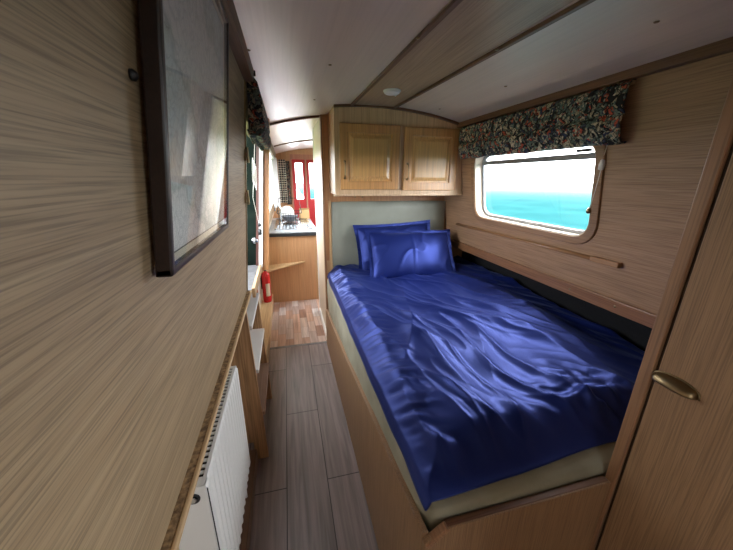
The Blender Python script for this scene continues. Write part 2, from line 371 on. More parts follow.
for zz in (1.585, 1.415):
    y = 1.574 - (zz - .94) * .2055 - .022; x = xl(zz)
    bm = B(); box(bm, x - .001, x + .007, y - .012, y + .03, zz - .022, zz + .022); tube(bm, [(x + .012, y + .004, zz - .03), (x + .012, y + .004, zz + .03)], .005)
    obj('catch', bm, BRASS, hatch, bevel=.001)
bm = B(); lathe(bm, [(.004, 0), (.02, .004), (.024, .016), (.016, .026), (.002, .03)], T(-.216, 2.078, 1.11) @ RX(PI / 2)); obj('leaf_glint', bm, STEEL, hatch, smooth=True)  # small steel dome stands in for a bright reflection on the leaf
# leaning post past the hatch: white edge strip and orange timber
bm = B(); prism(bm, [(-.207, 2.1, .9), (-.150, 2.1, .9), (-.068, 2.1, 1.83), (-.12, 2.1, 1.86)], (0, .06, 0))
post = struct('trim_10', bm, wood('orange_timber_post', (.4, .17, .06), (.55, .27, .11), 'z', 26, .4, .2))
bm = B(); prism(bm, [(-.2075, 2.062, .93), (-.184, 2.062, .93), (-.108, 2.062, 1.75), (-.1295, 2.062, 1.75)], (0, .037, 0)); obj('edge_strip', bm, WHITE, post)

# ---- right side
def wpt(y, z, off=0): return (xr(z) + off, y, z)
def rr(a, cy, cz, hy, hz, r):
    """distance to a rounded rectangle along the angle a from its middle"""
    c, s = math.cos(a), math.sin(a); lo, hi = 0, 3
    for _ in range(40):
        t = (lo + hi) / 2; qy, qz = abs(t * c) - hy + r, abs(t * s) - hz + r
        d = math.hypot(max(qy, 0), max(qz, 0)) + min(max(qy, qz), 0) - r
        if d < 0: lo = t
        else: hi = t
    return (cy + lo * c, cz + lo * s)
WIN = dict(cy=1.6275, cz=1.45, hy=.5125, hz=.255)
angs = sorted([2 * PI * i / 120 for i in range(120)])
def loop(hy, hz, r, cy=WIN['cy'], cz=WIN['cz'], A=angs): return [rr(a, cy, cz, hy, hz, r) for a in A]
def ring(bm, outer, inner, o0, o1, i0=None, i1=None):
    """closed ring between two (y,z) loops on the right lining, offsets o0 (room side) to o1"""
    i0 = o0 if i0 is None else i0; i1 = o1 if i1 is None else i1
    n = len(outer); V = [[bm.verts.new(wpt(y, z, o)) for y, z in lp] for lp, o in ((outer, o0), (inner, i0), (inner, i1), (outer, o1))]
    for k in range(4):
        a, b = V[k], V[(k + 1) % 4]
        for j in range(n): bm.faces.new((a[j], a[(j + 1) % n], b[(j + 1) % n], b[j]))
    return bm
# lining with the rounded window hole
y0, y1, z0, z1 = .45, 2.62, .93, 1.9
CA = [math.atan2(z - WIN['cz'], y - WIN['cy']) % (2 * PI) for y in (y0, y1) for z in (z0, z1)]
A2 = sorted(angs + CA)
def rect_pt(a):
    c, s = math.cos(a), math.sin(a); t = 1e9
    if c > 1e-9: t = min(t, (y1 - WIN['cy']) / c)
    if c < -1e-9: t = min(t, (y0 - WIN['cy']) / c)
    if s > 1e-9: t = min(t, (z1 - WIN['cz']) / s)
    if s < -1e-9: t = min(t, (z0 - WIN['cz']) / s)
    return (WIN['cy'] + t * c, WIN['cz'] + t * s)
bm = B(); ring(bm, [rect_pt(a) for a in A2], loop(.49, .24, .09, A=A2), 0, .05)
for q in ([(-.6, .93), (.45, .93), (.45, 1.9), (-.6, 1.9)], [(YB, .93), (-1.7, .93), (-1.7, 1.9), (YB, 1.9)], [(-1.7, .93), (-.6, .93), (-.6, 1.12), (-1.7, 1.12)], [(-1.7, 1.76), (-.6, 1.76), (-.6, 1.9), (-1.7, 1.9)]): lean_slab(bm, xr, q, .05)
struct('wall_right', bm, OAK_WALL_R)
bm = B()
for q in ([(2.62, .93), (3.4, .93), (3.4, 1.9), (2.62, 1.9)], [(3.4, .93), (4.9, .93), (4.9, 1.1), (3.4, 1.1)], [(3.4, 1.76), (4.9, 1.76), (4.9, 1.9), (3.4, 1.9)], [(4.9, .93), (YE, .93), (YE, 1.9), (4.9, 1.9)]):
    lean_slab(bm, xr, q, .05)
struct('wall_right_kitchen', bm, OAK_WALL_R)
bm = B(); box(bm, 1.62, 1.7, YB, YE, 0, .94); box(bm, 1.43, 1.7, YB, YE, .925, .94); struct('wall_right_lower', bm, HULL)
bm = B(); hexa(bm, [(1.418, .5, .977), (1.47, .5, .977), (1.47, 2.6, .977), (1.418, 2.6, .977), (1.428, .5, .914), (1.47, .5, .914), (1.47, 2.6, .914), (1.428, 2.6, .914)])
rail = struct('trim_11', bm, TRIM_Y, bevel=.004)
for y in (.98, 1.22, 2.05):
    bm = B(); lathe(bm, [(.001, .002), (.006, .0015), (.007, 0)], T(1.423, y, .947) @ RY(-PI / 2), 10); obj('screw', bm, BRASS, rail, smooth=True)
bm = B(); hexa(bm, [(1.27, .45, 1.862), (1.33, .45, 1.862), (1.33, 2.6, 1.862), (1.27, 2.6, 1.862), (1.27, .45, 1.897), (1.33, .45, 1.9), (1.33, 2.6, 1.9), (1.27, 2.6, 1.897)])
struct('trim_12', bm, TRIM_D, bevel=.004)

# ---- window 1
bm = B(); ring(bm, loop(.5125, .262, .115), loop(.472, .225, .085), -.012, .004); win = struct('window_1', bm, wood('window_surround', (.27, .15, .08), (.38, .22, .12), 'y', 30, .4, .25), bevel=.004)
bm = B(); ring(bm, loop(.486, .238, .095), loop(.466, .218, .08), -.004, .06); obj('reveal', bm, CREAM, win)
bm = B(); ring(bm, loop(.47, .222, .08), loop(.446, .198, .06), .05, .07); obj('window_frame', bm, ALU, win, bevel=.002)
bm = B(); box(bm, 0, .016, 1.19, 2.07, -.01, .018)
for v in bm.verts: v.co = Vector(wpt(v.co.y, 1.602 + v.co.z, .044 + v.co.x))
obj('hopper_bar', bm, ALU, win, bevel=.002)
bm = B(); box(bm, 0, .012, 1.225, 1.30, 0, .014)
for v in bm.verts: v.co = Vector(wpt(v.co.y, 1.625 + v.co.z, .036 + v.co.x))
obj('catch', bm, BLACK, win, bevel=.002)
bm = B(); lp = loop(.452, .204, .065); bm.faces.new([bm.verts.new(wpt(y, z, .062)) for y, z in lp]); obj('pane', bm, CLEAR, win)
# kitchen windows
def kwin(name, f, ya, yb, za, zb, s):
    bm = B()
    for a, b, c, d in ((ya, yb, za, za + .035), (ya, yb, zb - .035, zb), (ya, ya + .035, za, zb), (yb - .035, yb, za, zb)):
        prism(bm, [(f(z) - s * .012, y, z) for y, z in ((a, c), (b, c), (b, d), (a, d))], (s * .06, 0, 0))
    w = struct(name, bm, WHITE)
    bm = B(); bm.faces.new([bm.verts.new((f(z) + s * .03, y, z)) for y, z in ((ya, za), (yb, za), (yb, zb), (ya, zb))]); obj('pane', bm, CLEAR, w)
kwin('window_2', xl, 2.95, 4.7, 1.12, 1.76, -1); kwin('window_3', xr, 3.4, 4.9, 1.1, 1.76, 1)

kwin('added_window_left', xl, -1.8, -1.15, 1.25, 1.76, -1); kwin('added_window_right', xr, -1.7, -.6, 1.12, 1.76, 1);  # unseen windows added behind the camera to light the foreground
# ---- bulkheads
def cross_wall(name, x0, x1, ya, yb, m, z0=0):
    n = 16; xs = [x0 + (x1 - x0) * i / n for i in range(n + 1)]
    bm = B(); prism(bm, [(x0, ya, z0), (x1, ya, z0)] + [(x, ya, zc(min(x, 1.4)) + .01) for x in xs[::-1]], (0, yb - ya, 0)); return struct(name, bm, m)
bulk = cross_wall('wall_bulkhead', .297, 1.66, 2.6, 2.64, OAK_VB)
bm = B(); box(bm, .288, .299, 2.592, 2.65, 0, 1.957); struct('trim_13', bm, TRIM_Z, bevel=.002)
bm = B(); box(bm, .3, .325, 2.64, 3.35, 0, 1.96); struct('wall_passage', bm, CREAM)
bm = B(); box(bm, .292, .33, 3.34, 3.38, 0, 1.955); struct('trim_14', bm, WHITE, bevel=.003)
bm = B(); box(bm, .284, .3, 2.66, 3.34, 0, .05); struct('baseboard_passage', bm, WHITE, bevel=.002)
# end wall with the pair of red doors
bm = B()
n = 16
def end_piece(x0, x1, za, zb):
    xs = [x0 + (x1 - x0) * i / n for i in range(n + 1)]
    if zb is None: prism(bm, [(x0, YE, za), (x1, YE, za)] + [(x, YE, zc(x) + .01) for x in xs[::-1]], (0, .04, 0))
    else: box(bm, x0, x1, YE, YE + .04, za, zb)
end_piece(-.5, .11, 0, None); end_piece(.11, .62, 1.80, None); end_piece(.62, 1.7, 0, None)
struct('wall_front', bm, KITCH)
def red_door(name, x0, x1):
    y = YE - .005; bm = frame_xz(B(), x0, x1, 0, 1.79, (.055, .055, 1.135, .055), y, y + .035)
    o = struct(name, bm, RED_D, bevel=.004)
    bm = B(); box(bm, x0 + .05, x1 - .05, y + .012, y + .017, 1.12, 1.74); obj('pane', bm, CLEAR, o)
    return o
red_door('door_1', .125, .355); red_door('door_2', .36, .59)
bm = B(); 
for a, b, c, d in ((.1, .125, 0, 1.81), (.59, .615, 0, 1.81), (.1, .615, 1.79, 1.87), (.345, .37, 0, 1.8)): box(bm, a, b, YE - .015, YE + .02, c, d)
struct('trim_15', bm, wood('pink_door_frame', (.5, .22, .15), (.6, .3, .2), 'z', 20, .5, .2))
bm = B(); box(bm, -.5, 1.75, YB - .04, YB, 0, 2.05); struct('wall_back', bm, OAK_V)

# ------------------------------------------------------------------ picture on the left wall
PY0, PY1, PZ0, PZ1 = .433, .865, 1.374, 1.83
def xp(z): return -.172 + .12 * (z - 1.372)
pic = thing('framed_chart', 'large dark framed glazed chart hanging on the pale left wall', 'picture', (xp(PZ0), (PY0 + PY1) / 2, PZ0))
def pbar(bm, a, b, c, d, o0, o1):
    return hexa(bm, [(xp(c) + o0, a, c), (xp(c) + o0, b, c), (xp(d) + o0, b, d), (xp(d) + o0, a, d), (xp(c) + o1, a, c), (xp(c) + o1, b, c), (xp(d) + o1, b, d), (xp(d) + o1, a, d)])
fw = .012
bm = B(); pbar(bm, PY0, PY1, PZ0, PZ0 + fw, 0, .021); pbar(bm, PY0, PY1, PZ1 - fw, PZ1, 0, .021); pbar(bm, PY0, PY0 + fw, PZ0, PZ1, 0, .021); pbar(bm, PY1 - fw, PY1, PZ0, PZ1, 0, .021)
obj('frame', bm, BLACKWOOD, pic, bevel=.003)
bm = B(); pbar(bm, PY0 + .008, PY1 - .008, PZ0 + .008, PZ1 - .008, .002, .012); obj('mount', bm, MOUNT, pic)
bm = B(); pbar(bm, PY0 + .027, PY1 - .027, PZ0 + .027, PZ1 - .027, .0115, .0135); obj('chart_sheet', bm, CHART, pic)
bm = B(); pbar(bm, PY0 + .024, PY1 - .024, PZ0 + .024, PZ1 - .024, .0112, .0128); obj('mount_line', bm, BLACK, pic)
bm = B(); pbar(bm, PY0 + .012, PY1 - .012, PZ0 + .012, PZ1 - .012, .0175, .019); obj('glass', bm, PICGLASS, pic)
hk = B(); lathe(hk, [(.002, .0), (.006, .001), (.006, .004), (.003, .007), (.001, .008)], T(xl(1.602), .424, 1.602) @ RY(PI / 2), 14)
o = setp(obj('wall_screw', hk, BLACK, smooth=True), 'small dark round screw in the left wall beside the picture frame', 'screw')

# ------------------------------------------------------------------ radiator
rad = thing('radiator', 'white panel radiator under the left ledge', 'radiator', (-.27, .88, .3))
RY0, RY1, RZ0, RZ1, RF = .625, 1.125, .30, .80, -.229
def radf(u, v):
    y = RY0 + (RY1 - RY0) * u; z = RZ0 + (RZ1 - RZ0) * v
    e = min(1, min(v, 1 - v) / .05) * min(1, max(0, min(u, 1 - u) - .012) / .03)
    ph = (u * 15) % 1; flute = .0065 * min(1, max(0, (abs(ph - .5) - .16) / .1))
    edge = -.012 * (1 - min(1, min(v, 1 - v) / .02)) ** 2
    return (RF - flute * e + edge, y, z)
bm = B(); grid(bm, radf, 180, 40); obj('front_panel', bm, WHITE, rad, smooth=True)
bm = B(); box(bm, -.318, -.31, RY0, RY1, RZ0, RZ1); obj('rear_panel', bm, WHITE, rad, bevel=.003)
bm = B()
box(bm, -.318, -.309, RY0, RY1, RZ1 - .006, RZ1); box(bm, -.243, -.2345, RY0, RY1, RZ1 - .006, RZ1 + .001)
n = 26
for i in range(n + 1):
    y = RY0 + .02 + (RY1 - RY0 - .03) * i / n; box(bm, -.312, -.24, y - .0042, y + .0042, RZ1 - .004, RZ1 - .0005)
box(bm, -.318, -.2345, RY0, RY0 + .022, RZ1 - .006, RZ1 + .0005); box(bm, -.318, -.2345, RY1 - .012, RY1, RZ1 - .006, RZ1 + .0005)
obj('grille', bm, WHITE, rad)
for y in (RY0, RY1):
    bm = B(); box(bm, -.318, -.232, y - .003, y + .003, RZ0 + .01, RZ1 - .001); obj('side_panel', bm, WHITE, rad, bevel=.002)
bm = B(); box(bm, -.308, -.244, RY0 + .01, RY1 - .01, RZ0 + .02, RZ1 - .006); obj('slot_shade', bm, DARKVOID, rad)  # near-black block paints the shade between the grille bars
bm = B(); lathe(bm, [(.0145, 0), (.0145, .004), (.011, .005), (.009, .002), (.001, .002)], T(-.262, RY0 - .002, RZ1 - .033) @ RX(PI / 2), 20); cap = obj('blanking_cap', bm, BLACK, rad, smooth=True)
bm = B(); lathe(bm, [(.009, .0015), (.009, .007), (.006, .008), (.001, .008)], T(-.262, RY0 - .002, RZ1 - .033) @ RX(PI / 2), 6); obj('plug', bm, STEEL, cap)
bm = B(); lathe(bm, [(.014, 0), (.016, .02), (.013, .06), (.004, .066)], T(-.275, RY1 + .035, RZ0 + .0)); tube(bm, [(-.275, RY1 + .035, .005), (-.275, RY1 + .035, RZ0 + .01)], .007); tube(bm, [(-.275, RY1, RZ0 + .03), (-.275, RY1 + .035, RZ0 + .03)], .009); obj('valve', bm, WHITE, rad, smooth=True)
bm = B()
for y in (RY0 + .1, RY1 - .1):
    bm = B(); box(bm, -.36, -.312, y - .012, y + .012, RZ0 + .1, RZ1 - .1); obj('wall_bracket', bm, WHITE, rad, bevel=.002)
#, bm, WHITE, rad)

# ------------------------------------------------------------------ boarding steps
st = thing('boarding_steps', 'tall plywood steps with white treads below the side hatch', 'steps', (-.27, 1.69, 0))
def step_board(y):
    return prism(B(), [(-.335, y, .12), (-.262, y, .12), (-.262, y, 0), (-.194, y, 0), (-.221, y, .905), (-.31, y, .905)], (0, .022, 0))
obj('side_board', step_board(1.431), PLY, st, bevel=.001); obj('side_board', step_board(1.925), PLY, st, bevel=.001)
for z, xf, d in ((.805, -.206, .1), (.557, -.198, .1), (.295, -.19, .12)):
    bm = B(); box(bm, xf - d, xf, 1.453, 1.925, z - .022, z); obj('tread', bm, TREAD if z > .3 else wood('shaded_tread', (.3, .19, .15), (.42, .29, .23), 'y', 26, .5, .25), st, bevel=.002)  # lowest tread has its shade put into a pinkish brown colour

# ------------------------------------------------------------------ blinds
def roman(name, label, y0, y1, prof, m, nfold, noise_amp, hem, cat='blind'):
    """profile (x, z) pairs swept along y with uneven folds"""
    r = thing(name, label, cat, (prof[0][0], (y0 + y1) / 2, prof[0][1]))
    P = [Vector((x, 0, z)) for x, z in prof]; L = [0]
    for a, b in zip(P, P[1:]): L.append(L[-1] + (b - a).length)
    def f(u, v):
        s = v * L[-1]; k = 0
        while k < len(P) - 2 and L[k + 1] < s: k += 1
        q = P[k].lerp(P[k + 1], (s - L[k]) / max(1e-6, L[k + 1] - L[k])); y = y0 + (y1 - y0) * u
        d = noise_amp * v * (noise.noise(Vector((y * 9, v * 3, 1.7))) + .6 * noise.noise(Vector((y * 26, v * 6, 4))))
        return (q.x + d, y, q.z + hem * v * noise.noise(Vector((y * 6, 0, v * 2))))
    bm = B(); grid(bm, f, 110, 60)
    g = bmesh.ops.extrude_face_region(bm, geom=bm.faces[:])
    bmesh.ops.translate(bm, vec=(.006 if prof[0][0] > 0 else -.006, 0, 0), verts=[e for e in g['geom'] if isinstance(e, bmesh.types.BMVert)])
    obj('fabric', bm, m, r, smooth=True)
    return r
X = 1.30
prof = [(1.318, 1.857), (1.285, 1.86), (1.268, 1.845), (1.265, 1.80), (1.262, 1.765), (1.275, 1.745), (1.262, 1.735), (1.258, 1.71), (1.270, 1.69), (1.280, 1.665), (1.290, 1.645), (1.305, 1.640), (1.318, 1.65)]
bl = roman('roman_blind', 'floral roman blind pulled up above the right window', 1.03, 2.225, prof, FLORAL, 3, .011, .012)
bm = B(); box(bm, 1.295, 1.325, 1.035, 2.222, 1.845, 1.862); obj('head_batten', bm, PINE, bl)
bm = B(); cordp = [(1.285, 1.09, 1.80), (1.318, 1.10, 1.68), (1.331, 1.118, 1.60), (1.335, 1.122, 1.57)]; tube(bm, cordp, .0016, 6); tube(bm, [(1.336, 1.122, 1.545), (1.352, 1.14, 1.45), (1.362, 1.157, 1.375)], .0022, 6); cd = obj('pull_cord', bm, CORD, bl)
bm = B(); lathe(bm, [(.003, -.024), (.010, -.02), (.012, .0), (.008, .018), (.003, .022)], T(1.335, 1.122, 1.563), 14); obj('acorn', bm, WHITE, bl, smooth=True)
bm = B(); lathe(bm, [(.002, -.014), (.009, -.01), (.011, 0), (.007, .012), (.002, .014)], T(1.360, 1.157, 1.362), 14); obj('toggle', bm, BRASS, bl, smooth=True)
bm = B(); lathe(bm, [(.004, 0), (.006, .004), (.003, .012), (.001, .014)], T(1.262, 1.062, 1.852) @ RY(-PI / 2), 10); obj('fixing_stud', bm, BRASS, bl, smooth=True)
prof = [(-.115, 1.868), (-.095, 1.868), (-.078, 1.845), (-.07, 1.80), (-.068, 1.75), (-.085, 1.72), (-.066, 1.71), (-.066, 1.675), (-.085, 1.655), (-.10, 1.66), (-.098, 1.70), (-.106, 1.665), (-.122, 1.65), (-.13, 1.67)]
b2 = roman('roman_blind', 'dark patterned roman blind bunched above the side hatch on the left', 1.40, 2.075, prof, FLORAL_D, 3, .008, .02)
bm = B(); prism(bm, [(x, 1.402, z) for x, z in [(-.115, 1.867), (-.078, 1.845), (-.07, 1.80), (-.068, 1.68), (-.085, 1.657), (-.128, 1.66)]], (0, .006, 0)); obj('end_flap', bm, FLORAL_D, b2)
bm = B(); box(bm, -.118, -.1, 1.42, 2.07, 1.85, 1.866); obj('head_batten', bm, TRIM_D, b2)
bm = B(); box(bm, -.108, -.082, 1.392, 1.4, 1.862, 1.885); obj('bracket', bm, BLACK, b2, bevel=.003)
bm = B(); tube(bm, [(-.128, 1.66, 1.66), (-.14, 1.66, 1.56), (-.165, 1.70, 1.4), (-.176, 2.02, 1.22)], .0013, 6)
for k in range(4):
    tube(bm, [(-.143 + .004 * math.sin(a) + .003 * k, 1.6 + .03 * math.cos(a) + .006 * k, 1.53 - .012 * k + .055 * math.sin(a)) for a in [2 * PI * j / 14 for j in range(14)]], .0012, 6, closed=True)
obj('pull_cord', bm, CORD, b2)
bm = B(); lathe(bm, [(.004, -.02), (.011, -.016), (.011, .016), (.004, .02)], T(-.176, 2.03, 1.17), 12); lathe(bm, [(.003, -.012), (.01, -.008), (.01, .008), (.003, .012)], T(-.174, 2.03, 1.215), 12); obj('toggle', bm, BLACK, b2, smooth=True)

# ------------------------------------------------------------------ slim rod on the right wall
rod = thing('wooden_rod', 'slim wooden rod fixed to the right wall below the window', 'rod', (xr(1.13) - .01, 1.68, 1.13))
bm = B(); tube(bm, [(xr(1.13) - .013, .99, 1.142), (xr(1.13) - .013, 2.37, 1.130)], .0095, 10); obj('shaft', bm, ROD, rod, smooth=True)
bm = B(); box(bm, xr(1.13) - .026, xr(1.13) + .001, .985, 1.12, 1.128, 1.154); obj('end_block', bm, ROD, rod, bevel=.004)

# ------------------------------------------------------------------ overhead cabinet
FY = 2.28
cab = thing('wall_cabinet', 'honey oak two door cabinet mounted above the bed head', 'cabinet', (.83, 2.45, 1.375))
bm = B(); n = 16
xs = [.345 + (1.312 - .345) * i / n for i in range(n + 1)]
prism(bm, [(.345, FY + .02, 1.385), (1.365, FY + .02, 1.385)] + [(x, FY + .02, zc(x) - .002) for x in xs[::-1]], (0, 2.598 - FY - .02, 0)); obj('carcass', bm, OAK_VB, cab)
bm = B()
prism(bm, [(.345, FY, 1.375), (1.366, FY, 1.375), (1.355, FY, 1.425), (.345, FY, 1.425)], (0, .021, 0))
prism(bm, [(.345, FY, 1.848), (1.305, FY, 1.848)] + [(x, FY, zc(x) - .002) for x in xs[::-1]], (0, .021, 0))
box(bm, .345, .395, FY, FY + .021, 1.424, 1.85); box(bm, .81, .862, FY, FY + .021, 1.424, 1.85); prism(bm, [(1.272, FY, 1.424), (1.36, FY, 1.424), (1.305, FY, 1.85), (1.272, FY, 1.85)], (0, .021, 0))
obj('face_frame', bm, OAK_FRAME, cab, bevel=.002)
bm = B(); box(bm, .336, .372, FY - .01, FY + .03, 1.37, 1.38); box(bm, .345, 1.368, FY - .012, FY + .01, 1.372, 1.384); obj('bottom_bead', bm, OAK_FRAME, cab, bevel=.003)
for x0, x1, z0, z1 in ((.38, .818, 1.418, 1.855), (.852, 1.288, 1.412, 1.85)):
    w = .058; y = FY - .02
    d = obj('door', frame_xz(B(), x0, x1, z0, z1, w, y, FY - .001), OAK_CAB_X, cab, bevel=.004)
    bm = B(); a = .012; b = .036
    box(bm, x0 + w - .002, x1 - w + .002, y + .012, FY - .002, z0 + w - .002, z1 - w + .002)
    hexa(bm, [(x0 + w + a, y + .012, z0 + w + a), (x1 - w - a, y + .012, z0 + w + a), (x1 - w - a, y + .012, z1 - w - a), (x0 + w + a, y + .012, z1 - w - a),
              (x0 + w + b, y + .003, z0 + w + b), (x1 - w - b, y + .003, z0 + w + b), (x1 - w - b, y + .003, z1 - w - b), (x0 + w + b, y + .003, z1 - w - b)])
    obj('panel', bm, OAK_CAB, d)
    hx = x0 + .032; hz = z0 + .135
    bm = B(); tube(bm, [(hx, y + .002, hz - .055), (hx, y - .016, hz - .052), (hx, y - .022, hz - .035), (hx, y - .022, hz + .035), (hx, y - .016, hz + .052), (hx, y + .002, hz + .055)], [.006, .005, .004, .004, .005, .006], 8)
    lathe(bm, [(.009, 0), (.009, .003), (.005, .005)], T(hx, y, hz - .055) @ RX(PI / 2), 12); lathe(bm, [(.009, 0), (.009, .003), (.005, .005)], T(hx, y, hz + .055) @ RX(PI / 2), 12)
    obj('handle', bm, BRASS, d, smooth=True)
for x in (.50, .555, 1.16):
    bm = B(); tube(bm, [(x, FY + .03, 1.384), (x, FY + .03, 1.368), (x, FY + .036, 1.358), (x, FY + .046, 1.358), (x, FY + .052, 1.366)], .0028, 7); obj('cup_hook', bm, BRASS, cab, smooth=True)

# ------------------------------------------------------------------ ceiling light
lx, ly = .615, 1.865
cl = thing('ceiling_light', 'round white dome light on the oak ceiling panel', 'light', (lx, ly, zc(lx) - .002))
bm = B(); lathe(bm, [(.05, 0), (.05, -.008), (.046, -.011), (.02, -.011)], T(lx, ly, zc(lx) - .003), 32); obj('base', bm, WHITE, cl, smooth=True)
bm = B(); lathe(bm, [(.045, -.010), (.044, -.016), (.036, -.021), (.02, -.024), (.001, -.025)], T(lx, ly, zc(lx) - .003), 32); obj('diffuser', bm, DIFFUSER, cl, smooth=True)
bm = B(); lathe(bm, [(.003, -.0), (.006, -.004), (.004, -.009), (.001, -.01)], T(lx + .02, ly - .005, zc(lx) - .026), 10); obj('switch', bm, WHITE, cl, smooth=True)

# ------------------------------------------------------------------ bed
bed = thing('bed_base', 'built-in wooden bed base with panelled side and foot', 'bed', (.85, 1.55, 0))
bm = B(); prism(bm, [(.279, .497, 0), (.279, 2.592, 0), (.279, 2.592, .355), (.279, 1.6, .47), (.279, 1.06, .555), (.279, .497, .635)], (.018, 0, 0)); obj('side_board', bm, OAK_V, bed, bevel=.002)
bm = B(); prism(bm, [(.279, .479, 0), (.868, .479, 0), (.868, .479, .655), (.335, .479, .655), (.279, .479, .62)], (0, .018, 0)); obj('foot_board', bm, OAK_V, bed, bevel=.002)
bm = B(); prism(bm, [(.281, .497, .618), (.335, .497, .662), (.345, .497, .652), (.29, .497, .606)], (0, -.022, 0)); obj('corner_batten', bm, TRIM_Y, bed, bevel=.002)
bm = B(); box(bm, .34, .865, .483, .503, .65, .656); obj('top_rail', bm, TRIM_DX, bed, bevel=.003)
bm = B(); box(bm, .3, 1.61, .52, 2.59, .26, .30); obj('slat_base', bm, PINE, bed)

def rounded_slab(x0, x1, y0, y1, z0, z1, r, f=None, n=10):
    bm = B(); box(bm, x0, x1, y0, y1, z0, z1)
    bmesh.ops.subdivide_edges(bm, edges=bm.edges[:], cuts=n, use_grid_fill=True)
    for v in bm.verts:
        c = Vector((min(max(v.co.x, x0 + r), x1 - r), min(max(v.co.y, y0 + r), y1 - r), min(max(v.co.z, z0 + r), z1 - r)))
        d = v.co - c
        if d.length > 1e-9: v.co = c + d.normalized() * r
        if f: v.co = f(v.co)
    return bm
def mf(c):
    n_ = noise.noise(Vector((c.x * 3, c.y * 4, c.z * 6))) * .006
    bul = .006 * math.sin(PI * min(1, max(0, (c.z - .3) / .39)))
    return Vector((c.x - (bul + n_ if c.x < .4 else 0), c.y - (n_ if c.y < .6 else 0), c.z))
bm = rounded_slab(.3005, 1.60, .507, 2.585, .302, .69, .04, mf, 40)
setp(obj('mattress', bm, SHEET, smooth=True), 'mattress in a khaki sheet lying on the wooden bed base', 'mattress')

# duvet: satin cover with long folds
DX0, DX1, DY0, DY1 = .284, 1.615, .525, 2.57
def sstep(a, b, x): t = min(1, max(0, (x - a) / (b - a))); return t * t * (3 - 2 * t)
def ridge(s, t, seed):
    v = noise.noise(Vector((s, t, seed))); return 1 - abs(v) * 2
def dz(x, y):
    w1 = noise.noise(Vector((x * 1.7, y * 1.3, 9))); w2 = noise.noise(Vector((x * 3.5, y * 2.6, 12)))
    wx = x + .10 * w1 + .035 * w2; wy = y + .06 * w2
    h = 0
    for ang, fs, ft, amp, pw_, seed in ((.34, 2.6, .55, .036, 1.8, 3.3), (.46, 5.0, .85, .020, 2.4, 7.1), (.22, 8.0, 1.2, .011, 2.4, 15.2), (-.30, 3.6, .7, .014, 2.6, 5.5), (.62, 11.0, 1.8, .006, 2.6, 21.7)):
        s = wx * math.cos(ang) + wy * math.sin(ang); t = wy * math.cos(ang) - wx * math.sin(ang)
        m_ = .5 + .75 * sstep(-.25, .35, noise.noise(Vector((x * 2.3, y * 1.9, seed * 2))))
        h += amp * m_ * max(0, ridge(s * fs, t * ft, seed)) ** pw_
    h += .003 * noise.noise(Vector((wx * 16, wy * 9, 2.2)))
    h += .022 * noise.noise(Vector((wx * 1.8, wy * 1.5, 8.8)))
    # crumples gathered along the open edge
    e = 1 - sstep(.33, .52, x); h += e * (.018 * noise.noise(Vector((x * 5, y * 20 + x * 12, 1))) + .012 * noise.noise(Vector((x * 9, y * 38 + x * 20, 6))))
    # puckers along the foot hem
    e2 = 1 - sstep(.56, .85, y); h += e2 * (.012 * noise.noise(Vector((x * 14 + y * 6, y * 4, 31))) + .010 * noise.noise(Vector((x * 6 + y * 5, y * 3, 37))))
    # bunched against the wardrobe at the foot
    k = math.exp(-((x - 1.0) ** 2 + (y - .66) ** 2) / .02); h += k * (.045 + .045 * noise.noise(Vector((x * 20, y * 20, 3))))
    return h
def duv(u, v):
    # u across, v along; the rim tucks down to the mattress
    x = DX0 + (DX1 - DX0) * u; y = DY0 + (DY1 - DY0) * v
    y += (1 - v) ** 6 * (.035 * sstep(.3, 1.0, x) + .006 * noise.noise(Vector((x * 4, 0, 2))))
    x += (1 - u) ** 8 * (.012 * noise.noise(Vector((0, y * 5, 4))) + .012)
    rim = min(sstep(-.05, .95, u / .09), sstep(-.05, .95, v / .075), sstep(-.05, .9, (1 - u) / .05), 1)
    z = .700 + rim * (.045 + dz(x, y)) + .015 * sstep(.2, 1, v) * rim
    z -= .03 * (1 - sstep(0, .014, u))
    return (x, y, z)
bm = B(); grid(bm, duv, 240, 340)
obj_d = obj('duvet', bm, SATIN, smooth=True); setp(obj_d, 'crumpled navy satin duvet spread over the bed', 'duvet')
md = obj_d.modifiers.new('thick', 'SOLIDIFY'); md.thickness = .006; md.offset = -1

def pillow(name, label, centre, w, h, t, tilt, yaw, roll, seed, flange=.03):
    M = T(*centre) @ RZ(yaw) @ RX(tilt) @ RZ(roll)      # local x wide, y tall, z out of the face
    bm = B(); N = 56
    def face(sgn):
        def f(u, v):
            a, b = u * 2 - 1, v * 2 - 1
            pin = 1 - .055 * (1 - a * a) * abs(b) ** 2 * 1; pin2 = 1 - .055 * (1 - b * b) * abs(a) ** 2
            x = a * w / 2 * pin2; y = b * h / 2 * pin
            ia, ib = min(1, abs(a) / (1 - 2 * flange / w)), min(1, abs(b) / (1 - 2 * flange / h))
            q = max(0, (1 - ia ** 2.4)) ** .55 * max(0, (1 - ib ** 2.4)) ** .55
            z = sgn * t / 2 * q
            wr = noise.noise(Vector((x * 4 + seed, y * 4, sgn))) * .014 + noise.noise(Vector((x * 9 + seed, y * 9, sgn))) * .005
            wr += (max(0, 1 - 2 * abs(noise.noise(Vector((x * 3 + y * 2, (y - x) * 5, seed)))))) ** 5 * .008
            z += sgn * wr * min(1, q * 2.5) + .006 * noise.noise(Vector((x * 12, y * 12, seed + 3))) * (1 - q)
            if sgn > 0: z += .0045 * math.exp(-((x + .0) / .006) ** 2) * min(1, q * 3)
            return M @ Vector((x, y, z + sgn * .0015))
        return f
    grid(bm, face(1), N, N); grid(bm, face(-1), N, N)
    bmesh.ops.remove_doubles(bm, verts=bm.verts[:], dist=.0032)
    o = obj(name, bm, SATIN, smooth=True)
    return setp(o, label, 'pillow', 'pillows on the bed')
